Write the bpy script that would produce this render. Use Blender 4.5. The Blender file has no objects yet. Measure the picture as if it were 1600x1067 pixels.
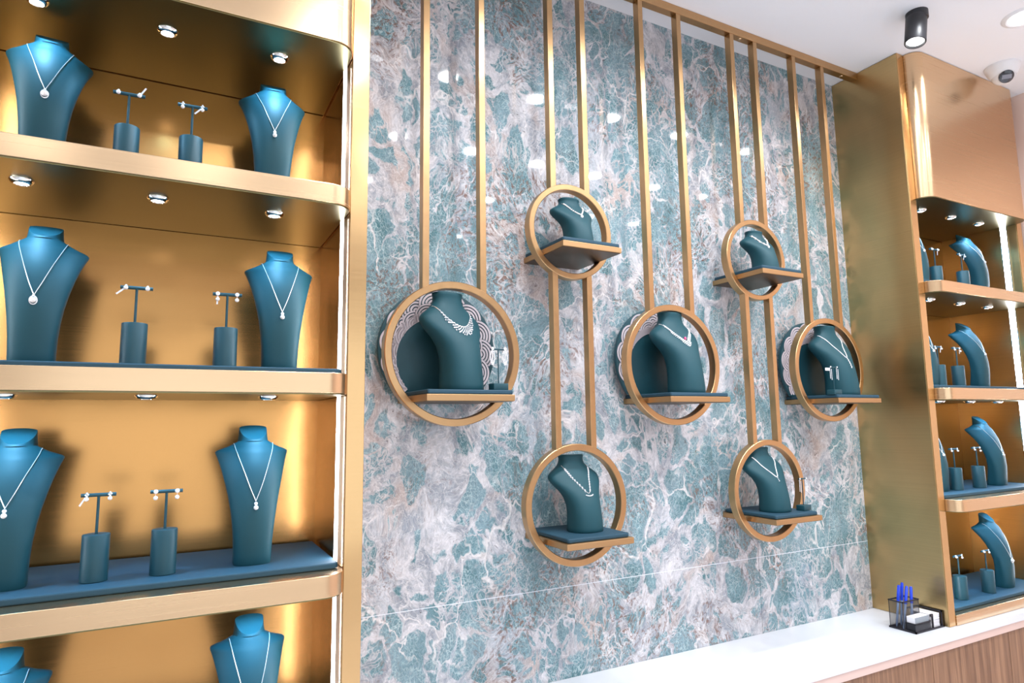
import bpy, bmesh, math, random
from mathutils import Vector, Matrix

random.seed(7)
PI = math.pi
scene = bpy.context.scene
COL = scene.collection

# ------------------------------------------------------------------ camera, world, light, exposure
CEIL = 2.954
cam_d = bpy.data.cameras.new('camera')
cam_d.sensor_width = 36.0
cam_d.sensor_fit = 'HORIZONTAL'
cam_d.lens = 1006.8 / 1600 * 36.0
cam_d.clip_start = 0.02
cam = bpy.data.objects.new('camera', cam_d)
COL.objects.link(cam)
cam.location = (0, -1.709, 1.5)
cam.rotation_euler = (1.696, 0.0128, -0.4828)
scene.camera = cam

w = bpy.data.worlds.new('daylight')
scene.world = w
w.use_nodes = True
w.node_tree.nodes['Background'].inputs[0].default_value = (0.86, 0.92, 1.0, 1)
w.node_tree.nodes['Background'].inputs[1].default_value = 1.7

vs = scene.view_settings
scene.display_settings.display_device = 'sRGB'
vs.view_transform = 'Standard'
vs.look = 'None'
vs.exposure = 0.12
vs.gamma = 1.0
vs.use_curve_mapping = False

DOWN_W = 3.9        # each recessed ceiling downlight
SPOT_W = 1.2         # each black ceiling spotlight
SHELF_W = 3.4        # each little spot under a shelf
LED_STRENGTH = 26.0  # LED strips in the cabinets
COOL = (0.26, 0.64, 1.0)
WHITE = (0.93, 0.965, 1.0)


def add_light(name, kind, loc, power, color, parent=None, size=0.05, cone=None, blend=0.6, aim=(0, 0, -1)):
    d = bpy.data.lights.new(name, kind)
    d.energy = power
    d.color = color
    if kind == 'AREA':
        d.shape = 'DISK'
        d.size = size
        if cone:
            d.spread = cone
    if kind == 'SPOT':
        d.spot_size = cone
        d.spot_blend = blend
        d.shadow_soft_size = size
    o = bpy.data.objects.new(name, d)
    COL.objects.link(o)
    o.location = loc
    o.rotation_euler = Vector(aim).to_track_quat('-Z', 'Y').to_euler()
    if parent:
        o.parent = parent
        o.matrix_parent_inverse = Matrix.Translation(parent.location).inverted()
    return o


# ------------------------------------------------------------------ materials
MATS = {}


def new_mat(name):
    m = bpy.data.materials.new(name)
    m.use_nodes = True
    nt = m.node_tree
    MATS[name] = m
    return m, nt, nt.nodes['Principled BSDF']


def N(nt, t, **kw):
    n = nt.nodes.new(t)
    for k, v in kw.items():
        setattr(n, k, v)
    return n


def L(nt, a, b):
    nt.links.new(a, b)


def simple(name, col, rough=0.5, metal=0.0, bump=0.0, scale=300.0, var=0.0, coat=0.0, sheen=0.0, spec=None):
    m, nt, b = new_mat(name)
    b.inputs['Roughness'].default_value = rough
    b.inputs['Metallic'].default_value = metal
    b.inputs['Base Color'].default_value = (*col, 1)
    if coat:
        b.inputs['Coat Weight'].default_value = coat
        b.inputs['Coat Roughness'].default_value = 0.05
    if sheen:
        b.inputs['Sheen Weight'].default_value = sheen
        b.inputs['Sheen Roughness'].default_value = 0.4
    if spec is not None:
        b.inputs['Specular IOR Level'].default_value = spec
    geo = N(nt, 'ShaderNodeNewGeometry')
    no = N(nt, 'ShaderNodeTexNoise')
    no.inputs['Scale'].default_value = scale
    no.inputs['Detail'].default_value = 4
    L(nt, geo.outputs['Position'], no.inputs['Vector'])
    if var:
        mx = N(nt, 'ShaderNodeMix', data_type='RGBA')
        mx.inputs[6].default_value = (*[c * (1 - var) for c in col], 1)
        mx.inputs[7].default_value = (*[min(1, c * (1 + var)) for c in col], 1)
        L(nt, no.outputs['Fac'], mx.inputs[0])
        L(nt, mx.outputs[2], b.inputs['Base Color'])
    if bump:
        bp = N(nt, 'ShaderNodeBump')
        bp.inputs['Strength'].default_value = bump
        bp.inputs['Distance'].default_value = 0.001
        L(nt, no.outputs['Fac'], bp.inputs['Height'])
        L(nt, bp.outputs['Normal'], b.inputs['Normal'])
    return m


def emit(name, col, strength):
    m, nt, b = new_mat(name)
    b.inputs['Base Color'].default_value = (*col, 1)
    b.inputs['Emission Color'].default_value = (*col, 1)
    b.inputs['Emission Strength'].default_value = strength
    return m


def brass(name, col, rough, brush=(2.0, 2.0, 420.0), wob=0.25, streak=0.12):
    """brushed metal: fine grain stretched along the brushing, slow waviness of the sheet"""
    m, nt, b = new_mat(name)
    b.inputs['Metallic'].default_value = 1.0
    geo = N(nt, 'ShaderNodeNewGeometry')
    mp = N(nt, 'ShaderNodeMapping')
    mp.inputs['Scale'].default_value = brush
    L(nt, geo.outputs['Position'], mp.inputs['Vector'])
    n1 = N(nt, 'ShaderNodeTexNoise')
    n1.inputs['Scale'].default_value = 1.0
    n1.inputs['Detail'].default_value = 3
    L(nt, mp.outputs['Vector'], n1.inputs['Vector'])
    mx = N(nt, 'ShaderNodeMix', data_type='RGBA')
    mx.inputs[6].default_value = (*[c * (1 - streak) for c in col], 1)
    mx.inputs[7].default_value = (*[min(1, c * (1 + streak)) for c in col], 1)
    L(nt, n1.outputs['Fac'], mx.inputs[0])
    L(nt, mx.outputs[2], b.inputs['Base Color'])
    mr = N(nt, 'ShaderNodeMapRange')
    mr.inputs['To Min'].default_value = rough * 0.8
    mr.inputs['To Max'].default_value = rough * 1.25
    L(nt, n1.outputs['Fac'], mr.inputs['Value'])
    L(nt, mr.outputs['Result'], b.inputs['Roughness'])
    n2 = N(nt, 'ShaderNodeTexNoise')
    n2.inputs['Scale'].default_value = 5.0
    n2.inputs['Detail'].default_value = 1
    L(nt, geo.outputs['Position'], n2.inputs['Vector'])
    b2 = N(nt, 'ShaderNodeBump')
    b2.inputs['Strength'].default_value = wob
    b2.inputs['Distance'].default_value = 0.01
    L(nt, n2.outputs['Fac'], b2.inputs['Height'])
    b1 = N(nt, 'ShaderNodeBump')
    b1.inputs['Strength'].default_value = 0.035
    b1.inputs['Distance'].default_value = 0.0004
    L(nt, n1.outputs['Fac'], b1.inputs['Height'])
    L(nt, b2.outputs['Normal'], b1.inputs['Normal'])
    L(nt, b1.outputs['Normal'], b.inputs['Normal'])
    return m


BRASS = (0.57, 0.295, 0.10)
brass('brass_panel', BRASS, 0.22, wob=0.4, streak=0.05)
brass('brass_strip', (0.66, 0.42, 0.20), 0.22, wob=0.3, streak=0.025)
brass('brass_polished', (0.72, 0.495, 0.295), 0.25, wob=0.10, streak=0.025)
brass('brass_side', (0.56, 0.40, 0.19), 0.30, wob=0.30, streak=0.10)
brass('brass_frame', (0.55, 0.335, 0.165), 0.30, brush=(60, 60, 60), wob=0.0, streak=0.06)
brass('underside_olive', (0.20, 0.175, 0.085), 0.30, wob=0.1)
brass('underside_brown', (0.15, 0.115, 0.085), 0.42, wob=0.0)
brass('brass_board', (0.50, 0.31, 0.155), 0.42, brush=(3, 60, 200), wob=0.0, streak=0.08)
simple('teal_leather', (0.008, 0.058, 0.078), 0.45, bump=0.10, scale=900, var=0.08, spec=0.45)
simple('teal_bust', (0.0065, 0.060, 0.080), 0.56, bump=0.06, scale=1200, var=0.06, spec=0.35)
simple('teal_pad', (0.010, 0.054, 0.090), 0.65, bump=0.15, scale=1000, var=0.08)
simple('silver', (0.84, 0.82, 0.82), 0.30, metal=0.6, coat=0.4)
simple('rose_gold', (0.90, 0.66, 0.54), 0.2, metal=1.0)
simple('pearl', (0.90, 0.83, 0.80), 0.16, coat=0.6)
simple('diamond', (0.93, 0.92, 0.95), 0.06, spec=1.0, coat=1.0)
simple('pink_stone', (0.75, 0.08, 0.25), 0.08, coat=1.0)
simple('tag_paper', (0.85, 0.83, 0.86), 0.5)
simple('wave_white', (0.62, 0.55, 0.59), 0.45)
simple('ceiling_white', (0.91, 0.92, 0.96), 0.8, bump=0.02, scale=60)
simple('pink_wall', (0.80, 0.62, 0.55), 0.7, bump=0.03, scale=200)
simple('plain_wall', (0.80, 0.76, 0.72), 0.7, var=0.03, scale=4)
simple('quartz_white', (0.70, 0.725, 0.78), 0.28, var=0.015, scale=8)
simple('copper_strip', (0.74, 0.56, 0.50), 0.4, metal=0.2)
simple('chrome', (0.75, 0.75, 0.74), 0.12, metal=1.0)
simple('black_metal', (0.018, 0.018, 0.022), 0.42, bump=0.05, scale=800)
simple('black_wire', (0.02, 0.02, 0.028), 0.45, metal=0.3)
simple('camera_white', (0.84, 0.84, 0.86), 0.35)
simple('camera_black', (0.012, 0.012, 0.02), 0.12, coat=0.8)
simple('camera_glass', (0.20, 0.20, 0.24), 0.12, coat=0.8)
simple('blue_plastic', (0.006, 0.05, 0.62), 0.25, coat=0.4)
simple('clear_barrel', (0.30, 0.40, 0.62), 0.15, coat=0.5)
simple('card_white', (0.84, 0.84, 0.88), 0.6)
simple('card_grey', (0.27, 0.31, 0.35), 0.55)
simple('grout', (0.74, 0.78, 0.84), 0.6)
emit('lamp_lens', (1.0, 1.0, 1.0), 4.0)
emit('shelf_lens', (0.92, 0.96, 1.0), 8.0)
emit('led_diffuser', (0.90, 0.93, 1.0), LED_STRENGTH)


def make_floor_mat():
    m, nt, b = new_mat('floor_tile')
    geo = N(nt, 'ShaderNodeNewGeometry')
    br = N(nt, 'ShaderNodeTexBrick')
    br.offset = 0.0
    br.inputs['Scale'].default_value = 1.0
    br.inputs['Brick Width'].default_value = 0.8
    br.inputs['Row Height'].default_value = 0.8
    br.inputs['Mortar Size'].default_value = 0.003
    br.inputs['Color1'].default_value = (0.78, 0.79, 0.83, 1)
    br.inputs['Color2'].default_value = (0.81, 0.82, 0.86, 1)
    br.inputs['Mortar'].default_value = (0.35, 0.34, 0.33, 1)
    L(nt, geo.outputs['Position'], br.inputs['Vector'])
    L(nt, br.outputs['Color'], b.inputs['Base Color'])
    b.inputs['Roughness'].default_value = 0.25


make_floor_mat()


def make_wood():
    m, nt, b = new_mat('walnut')
    geo = N(nt, 'ShaderNodeNewGeometry')
    mp = N(nt, 'ShaderNodeMapping')
    mp.inputs['Scale'].default_value = (70, 70, 3.0)
    L(nt, geo.outputs['Position'], mp.inputs['Vector'])
    n = N(nt, 'ShaderNodeTexNoise')
    n.inputs['Scale'].default_value = 1.0
    n.inputs['Detail'].default_value = 6
    n.inputs['Distortion'].default_value = 0.6
    L(nt, mp.outputs['Vector'], n.inputs['Vector'])
    r = N(nt, 'ShaderNodeValToRGB')
    r.color_ramp.elements[0].position = 0.3
    r.color_ramp.elements[0].color = (0.15, 0.070, 0.036, 1)
    r.color_ramp.elements[1].position = 0.72
    r.color_ramp.elements[1].color = (0.36, 0.195, 0.108, 1)
    L(nt, n.outputs['Fac'], r.inputs['Fac'])
    L(nt, r.outputs['Color'], b.inputs['Base Color'])
    b.inputs['Roughness'].default_value = 0.4


make_wood()


def make_marble():
    m, nt, b = new_mat('amazonite_marble')
    geo = N(nt, 'ShaderNodeNewGeometry')
    P = geo.outputs['Position']

    def noise(scale, detail=3.0, vec=None, rough=0.55, dist=0.0, off=None):
        n = N(nt, 'ShaderNodeTexNoise')
        n.inputs['Scale'].default_value = scale
        n.inputs['Detail'].default_value = detail
        n.inputs['Roughness'].default_value = rough
        n.inputs['Distortion'].default_value = dist
        v = vec or P
        if off:
            a = N(nt, 'ShaderNodeVectorMath', operation='ADD')
            a.inputs[1].default_value = off
            L(nt, v, a.inputs[0])
            v = a.outputs[0]
        L(nt, v, n.inputs['Vector'])
        return n

    def warp(vec, scale, amt, detail=2.0):
        n = noise(scale, detail, vec)
        s = N(nt, 'ShaderNodeVectorMath', operation='SUBTRACT')
        s.inputs[1].default_value = (0.5, 0.5, 0.5)
        L(nt, n.outputs['Color'], s.inputs[0])
        k = N(nt, 'ShaderNodeVectorMath', operation='SCALE')
        k.inputs['Scale'].default_value = amt
        L(nt, s.outputs[0], k.inputs[0])
        a = N(nt, 'ShaderNodeVectorMath', operation='ADD')
        L(nt, vec, a.inputs[0])
        L(nt, k.outputs[0], a.inputs[1])
        return a.outputs[0]

    def vor(scale, vec, feature='DISTANCE_TO_EDGE'):
        v = N(nt, 'ShaderNodeTexVoronoi', feature=feature)
        v.inputs['Scale'].default_value = scale
        L(nt, vec, v.inputs['Vector'])
        return v

    def rng(val, a, c, lo=0.0, hi=1.0, smooth=True):
        r = N(nt, 'ShaderNodeMapRange', interpolation_type='SMOOTHSTEP' if smooth else 'LINEAR')
        for i, x in zip(('From Min', 'From Max', 'To Min', 'To Max'), (a, c, lo, hi)):
            if hasattr(x, 'is_linked'):
                L(nt, x, r.inputs[i])
            else:
                r.inputs[i].default_value = x
        L(nt, val, r.inputs['Value'])
        return r.outputs['Result']

    def math_(op, a, c):
        n = N(nt, 'ShaderNodeMath', operation=op)
        for i, x in enumerate((a, c)):
            if hasattr(x, 'is_linked'):
                L(nt, x, n.inputs[i])
            else:
                n.inputs[i].default_value = x
        return n.outputs[0]

    def mix(f, a, c):
        n = N(nt, 'ShaderNodeMix', data_type='RGBA')
        for i, x in ((0, f), (6, a), (7, c)):
            if hasattr(x, 'is_linked'):
                L(nt, x, n.inputs[i])
            elif isinstance(x, tuple):
                n.inputs[i].default_value = (*x, 1)
            else:
                n.inputs[i].default_value = x
        return n.outputs[2]

    # slightly squashed, rotated domain: the veins run steeply
    mp = N(nt, 'ShaderNodeMapping')
    mp.inputs['Rotation'].default_value = (0, 0.45, 0)
    mp.inputs['Scale'].default_value = (1.15, 0.0, 0.85)
    L(nt, P, mp.inputs['Vector'])
    Q = mp.outputs['Vector']
    W1 = warp(warp(Q, 3.0, 0.22, 3.0), 14.0, 0.075, 3.0)
    W2 = warp(W1, 45.0, 0.022, 2.0)

    region = noise(2.3, 4.0, Q, off=(3.1, 0, 1.7)).outputs['Fac']
    region2 = noise(3.4, 3.0, Q, off=(7.3, 0, 4.1)).outputs['Fac']
    tw = rng(region, 0.43, 0.71, -0.03, 0.24, False)
    big = vor(8.5, W2).outputs['Distance']
    mid_ = vor(21.0, W2).outputs['Distance']
    fin = vor(46.0, W2).outputs['Distance']
    m_big = rng(big, tw, math_('ADD', tw, 0.05))
    tw2 = rng(region2, 0.44, 0.68, -0.12, 0.16, False)
    m_mid = rng(mid_, tw2, math_('ADD', tw2, 0.07))
    tw3 = rng(noise(5.0, 3.0, Q, off=(1.3, 0, 9.1)).outputs['Fac'], 0.46, 0.66, -0.10, 0.14, False)
    m_fin = rng(fin, tw3, math_('ADD', tw3, 0.10))
    patch = math_('MULTIPLY', math_('MULTIPLY', m_big, m_mid), math_('ADD', math_('MULTIPLY', m_fin, 0.75), 0.25))

    # colour of the green-blue crystals
    cellc = vor(21.0, W2, 'F1').outputs['Color']
    sep = N(nt, 'ShaderNodeSeparateColor')
    L(nt, cellc, sep.inputs[0])
    tnoise = noise(9.0, 5.0, W1, off=(2, 0, 5)).outputs['Fac']
    teal = mix(rng(tnoise, 0.35, 0.65), (0.062, 0.172, 0.198), (0.145, 0.280, 0.325))
    teal = mix(math_('MULTIPLY', sep.outputs[0], 0.55), teal, (0.26, 0.36, 0.42))
    # hair-fine pale cleavage lines inside the crystals
    WF = warp(warp(Q, 20.0, 0.05, 2.0), 90.0, 0.012)
    hair = vor(62.0, WF).outputs['Distance']
    hair2 = vor(120.0, WF).outputs['Distance']
    h = math_('MAXIMUM', rng(hair, 0.07, 0.0), math_('MULTIPLY', rng(hair2, 0.09, 0.0), 0.6))
    hz = rng(noise(11.0, 3.0, Q, off=(9, 0, 2)).outputs['Fac'], 0.32, 0.62, 0.25, 0.95)
    teal = mix(math_('MULTIPLY', h, hz), teal, (0.46, 0.58, 0.61))

    # matrix between the crystals: white, lilac grey, pinkish beige
    g1 = noise(16.0, 6.0, W1, 0.65, off=(4, 0, 8)).outputs['Fac']
    base = mix(rng(g1, 0.36, 0.62), (0.28, 0.31, 0.36), (0.63, 0.62, 0.65))
    g2 = noise(5.5, 5.0, W1, off=(6, 0, 3)).outputs['Fac']
    base = mix(rng(g2, 0.50, 0.68, 0.0, 0.75), base, (0.50, 0.38, 0.33))
    g3 = noise(3.6, 4.0, Q, off=(8, 0, 6)).outputs['Fac']
    base = mix(rng(g3, 0.54, 0.68, 0.0, 0.8), base, (0.38, 0.45, 0.52))
    # fine fibrous veining of the matrix
    mesh = math_('MAXIMUM', rng(fin, 0.05, 0.0), math_('MULTIPLY', rng(hair, 0.06, 0.0), 0.5))
    base = mix(math_('MULTIPLY', mesh, 0.55), base, (0.76, 0.73, 0.73))
    col = mix(patch, base, teal)
    # bright cracks that run across everything
    crack = vor(5.2, warp(W1, 9.0, 0.10)).outputs['Distance']
    cz = rng(noise(4.5, 2.0, Q, off=(11, 0, 1)).outputs['Fac'], 0.42, 0.60, 0.0, 0.9)
    col = mix(math_('MULTIPLY', rng(crack, 0.024, 0.003), cz), col, (0.74, 0.71, 0.71))
    # rust and umber specks gathered in clouds
    rz = rng(noise(3.1, 4.0, Q, off=(14, 0, 9)).outputs['Fac'], 0.47, 0.60)
    rs = rng(noise(85.0, 5.0, W1, 0.7).outputs['Fac'], 0.49, 0.62)
    col = mix(math_('MULTIPLY', math_('MULTIPLY', rz, rs), 0.85), col, (0.20, 0.105, 0.075))
    ds = rng(noise(75.0, 3.0, W1, 0.6, off=(5, 0, 5)).outputs['Fac'], 0.63, 0.70)
    dz = rng(noise(6.0, 3.0, Q, off=(2, 0, 12)).outputs['Fac'], 0.46, 0.60)
    col = mix(math_('MULTIPLY', math_('MULTIPLY', ds, dz), 0.8), col, (0.10, 0.085, 0.09))
    # crystalline grain
    gr = N(nt, 'ShaderNodeMix', data_type='RGBA', blend_type='MULTIPLY')
    gr.inputs[0].default_value = 1.0
    gv = rng(noise(130.0, 6.0, W1, 0.7, off=(1, 0, 3)).outputs['Fac'], 0.30, 0.70, 0.74, 1.20, False)
    cb = N(nt, 'ShaderNodeCombineColor')
    for i in range(3):
        L(nt, gv, cb.inputs[i])
    L(nt, col, gr.inputs[6])
    L(nt, cb.outputs[0], gr.inputs[7])
    L(nt, gr.outputs[2], b.inputs['Base Color'])
    b.inputs['Roughness'].default_value = 0.035
    b.inputs['Specular IOR Level'].default_value = 0.55


make_marble()


# ------------------------------------------------------------------ mesh helpers
class MB:
    def __init__(self):
        self.v = []
        self.f = []

    def add(self, vs, fs):
        o = len(self.v)
        self.v += [tuple(q) for q in vs]
        self.f += [tuple(i + o for i in f) for f in fs]
        return self

    def box(self, lo, hi):
        x0, y0, z0 = lo
        x1, y1, z1 = hi
        return self.add([(x0, y0, z0), (x1, y0, z0), (x1, y1, z0), (x0, y1, z0), (x0, y0, z1), (x1, y0, z1), (x1, y1, z1), (x0, y1, z1)],
                        [(3, 2, 1, 0), (4, 5, 6, 7), (0, 1, 5, 4), (1, 2, 6, 5), (2, 3, 7, 6), (3, 0, 4, 7)])

    def prism(self, pts, lo, hi, axis=2):
        """extrude a 2-D outline (counter-clockwise) along an axis"""
        n = len(pts)

        def p3(p, h):
            return (p[0], p[1], h) if axis == 2 else (p[0], h, p[1]) if axis == 1 else (h, p[0], p[1])
        vs_ = [p3(p, lo) for p in pts] + [p3(p, hi) for p in pts]
        fs = [tuple(range(n - 1, -1, -1)), tuple(range(n, 2 * n))]
        for i in range(n):
            j = (i + 1) % n
            fs.append((i, j, n + j, n + i))
        return self.add(vs_, fs)

    def tube(self, pts, r, seg=6, closed=False, caps=True):
        pts = [Vector(p) for p in pts]
        n = len(pts)
        vs_, fs = [], []
        up = Vector((0, 0, 1))
        prev = None
        for i, p in enumerate(pts):
            if closed:
                t = pts[(i + 1) % n] - pts[i - 1]
            else:
                t = pts[min(i + 1, n - 1)] - pts[max(i - 1, 0)]
            t.normalize()
            if prev is None:
                a = up if abs(t.z) < 0.9 else Vector((1, 0, 0))
                u = t.cross(a).normalized()
            else:
                u = (prev - t * prev.dot(t)).normalized()
            prev = u
            v = t.cross(u)
            rr = r[i] if isinstance(r, (list, tuple)) else r
            for k in range(seg):
                an = 2 * PI * k / seg
                vs_.append(p + (u * math.cos(an) + v * math.sin(an)) * rr)
        for i in range(n if closed else n - 1):
            j = (i + 1) % n
            for k in range(seg):
                l = (k + 1) % seg
                fs.append((i * seg + k, j * seg + k, j * seg + l, i * seg + l))
        if caps and not closed:
            fs.append(tuple(range(seg)))
            fs.append(tuple((n - 1) * seg + k for k in range(seg - 1, -1, -1)))
        return self.add(vs_, fs)

    def lathe(self, prof, seg=24, c=(0, 0, 0), caps=True):
        vs_, fs = [], []
        n = len(prof)
        for (r, z) in prof:
            for k in range(seg):
                an = 2 * PI * k / seg
                vs_.append((c[0] + r * math.cos(an), c[1] + r * math.sin(an), c[2] + z))
        for i in range(n - 1):
            for k in range(seg):
                l = (k + 1) % seg
                fs.append((i * seg + k, i * seg + l, (i + 1) * seg + l, (i + 1) * seg + k))
        if caps:
            fs.append(tuple(range(seg - 1, -1, -1)))
            fs.append(tuple((n - 1) * seg + k for k in range(seg)))
        return self.add(vs_, fs)

    def ball(self, c, r, seg=10, rings=6, s=(1, 1, 1)):
        prof = [(max(1e-5, r * math.sin(PI * i / rings)), -r * math.cos(PI * i / rings)) for i in range(rings + 1)]
        vs_, fs = [], []
        for (a, z) in prof[1:-1]:
            for k in range(seg):
                an = 2 * PI * k / seg
                vs_.append((c[0] + a * math.cos(an) * s[0], c[1] + a * math.sin(an) * s[1], c[2] + z * s[2]))
        b_ = len(vs_)
        vs_ += [(c[0], c[1], c[2] - r * s[2]), (c[0], c[1], c[2] + r * s[2])]
        m = rings - 1
        for k in range(seg):
            l = (k + 1) % seg
            fs.append((b_, l, k))
            fs.append((b_ + 1, (m - 1) * seg + k, (m - 1) * seg + l))
            for i in range(m - 1):
                fs.append((i * seg + k, i * seg + l, (i + 1) * seg + l, (i + 1) * seg + k))
        return self.add(vs_, fs)

    def gem(self, c, r):
        x, y, z = c
        return self.add([(x + r, y, z), (x, y, z + r), (x - r, y, z), (x, y, z - r), (x, y - r * .8, z), (x, y + r * .4, z)],
                        [(0, 1, 4), (1, 2, 4), (2, 3, 4), (3, 0, 4), (1, 0, 5), (2, 1, 5), (3, 2, 5), (0, 3, 5)])

    def build(self, name, mat, parent=None, smooth=None, bevel=0.0, world=False, origin=None, segs=2):
        """one mesh object; world=True: the coordinates given are world ones"""
        off = Vector((0, 0, 0))
        if origin is not None:
            off = Vector(origin)
        elif world and parent is not None:
            off = world_loc(parent)
        me = bpy.data.meshes.new(name)
        me.from_pydata([Vector(q) - off for q in self.v], [], self.f)
        bm = bmesh.new()
        bm.from_mesh(me)
        bmesh.ops.recalc_face_normals(bm, faces=bm.faces)
        if bevel:
            ed = [e for e in bm.edges if len(e.link_faces) == 2 and e.calc_face_angle(0) > 0.6]
            bmesh.ops.bevel(bm, geom=ed, offset=bevel, segments=segs, affect='EDGES', profile=0.5)
        bm.to_mesh(me)
        bm.free()
        me.materials.append(MATS[mat])
        o = bpy.data.objects.new(name, me)
        COL.objects.link(o)
        if smooth is not None:
            for p in me.polygons:
                p.use_smooth = True
            me.set_sharp_from_angle(angle=math.radians(smooth))
        if origin is not None:
            o.location = off
        if parent is not None:
            o.parent = parent
        return o


def world_loc(o):
    v = Vector((0, 0, 0))
    while o:
        v += o.location
        o = o.parent
    return v


def tag(o, label, cat, group=None):
    o['label'] = label
    o['category'] = cat
    if group:
        o['group'] = group
    return o


def thing(name, label, cat, loc=(0, 0, 0), rz=0.0, group=None):
    o = bpy.data.objects.new(name, None)
    COL.objects.link(o)
    o.empty_display_size = 0.05
    o.location = loc
    o.rotation_euler = (0, 0, rz)
    return tag(o, label, cat, group)


def structure(o):
    o['kind'] = 'structure'
    return o


def rounded_front(x0, x1, yb, yf, r, n=8, left=True, right=True):
    """outline in x, y: straight back, front corners rounded"""
    pts = [(x0, yb)]
    if left:
        pts += [(x0 + r - r * math.cos(PI / 2 * i / n), yf + r - r * math.sin(PI / 2 * i / n)) for i in range(n + 1)]
    else:
        pts += [(x0, yf)]
    if right:
        pts += [(x1 - r + r * math.sin(PI / 2 * i / n), yf + r - r * math.cos(PI / 2 * i / n)) for i in range(n + 1)]
    else:
        pts += [(x1, yf)]
    pts += [(x1, yb)]
    return pts


# ------------------------------------------------------------------ room shell
XR = 3.352           # pink side wall
XL, YF = -2.2, -4.4
T = 0.08
structure(MB().box((XL, YF, -T), (XR, 0.06, 0)).build('floor', 'floor_tile'))
ceiling = structure(MB().box((XL - T, YF - T, CEIL), (XR + T, 0.06 + T, CEIL + T)).build('ceiling', 'ceiling_white'))
structure(MB().box((XR, YF - T, 0), (XR + T, 0.06 + T, CEIL)).build('wall_right', 'pink_wall'))
structure(MB().box((XL - T, YF - T, 0), (XL, 0.06 + T, CEIL)).build('wall_left', 'plain_wall'))
wall_back = structure(MB().box((XL, 0.06, 0), (XR, 0.06 + T, CEIL)).build('wall_back', 'grout'))
# shop front: piers, a lintel and a big pane
front = MB()
front.box((XL, YF - T, 0), (-1.2, YF, CEIL)).box((2.6, YF - T, 0), (XR, YF, CEIL)).box((-1.2, YF - T, 2.5), (2.6, YF, CEIL)).box((-1.2, YF - T, 0), (2.6, YF, 0.35))
structure(front.build('wall_front', 'plain_wall'))
win = structure(MB().box((-1.2, YF - 0.05, 0.35), (-1.15, YF - 0.01, 2.5)).box((2.55, YF - 0.05, 0.35), (2.6, YF - 0.01, 2.5))
                .box((0.68, YF - 0.05, 0.35), (0.72, YF - 0.01, 2.5)).box((-1.15, YF - 0.05, 2.45), (2.55, YF - 0.01, 2.5)).box((-1.15, YF - 0.05, 0.35), (2.55, YF - 0.01, 0.40))
                .build('window_1', 'black_metal'))

# marble slabs on the back wall, with thin pale joints
X1 = 2.507
ZS, XS = 1.009, 1.887
g = 0.0009
for (a, b_, c, d) in ((0.36, XS - g, ZS + g, CEIL), (XS + g, X1, ZS + g, CEIL), (0.36, XS - g, 0.70, ZS - g), (XS + g, X1, 0.70, ZS - g)):
    MB().box((a, 0, c), (b_, 0.0595, d)).build('marble_slab', 'amazonite_marble', wall_back)
# pale grout bead in the long joint
MB().box((0.376, -0.0002, ZS - g), (X1, 0.01, ZS + g)).build('grout_joint', 'grout', wall_back)


# ceiling downlights (pieces of the ceiling) seen mirrored in the marble, one of them in view
def downlight_parts(x, y, parent, world=True):
    MB().lathe([(0.050, 0.0), (0.050, -0.004), (0.056, -0.007), (0.068, -0.003), (0.070, 0.0)], 28, (x, y, CEIL), caps=False).build('downlight_rim', 'camera_white', parent, smooth=40, world=True)
    MB().lathe([(0.001, -0.003), (0.050, -0.003)], 24, (x, y, CEIL), caps=False).build('downlight_lens', 'lamp_lens', parent, world=True)
    add_light('downlight_beam', 'AREA', (x, y, CEIL - 0.012), DOWN_W, WHITE, parent, size=0.08, cone=math.radians(150))


for yy, xs in ((-0.66, (0.55, 0.96, 1.385, 1.80, 2.225)), (-1.30, (0.54, 0.949, 1.354, 1.756, 2.15, 2.591, 2.985)), (-1.95, (-0.7, 0.12, 0.95, 1.76, 2.55, 2.95)), (-2.8, (-0.8, 0.1, 1.0, 1.9, 2.7))):
    for xx in xs:
        downlight_parts(xx, yy, ceiling)
dl = thing('recessed_downlight', 'white round recessed downlight in the ceiling beside the dome camera', 'light', (2.70, -0.645, CEIL))
downlight_parts(2.70, -0.645, dl)

# ------------------------------------------------------------------ display cabinets
SHELF_Z = (2.02, 1.609, 1.198, 0.787)
TH = 0.043
FASCIA_Z = 2.352
YB, YP, YS = 0.04, -0.287, -0.34
PAD = 0.013


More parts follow.
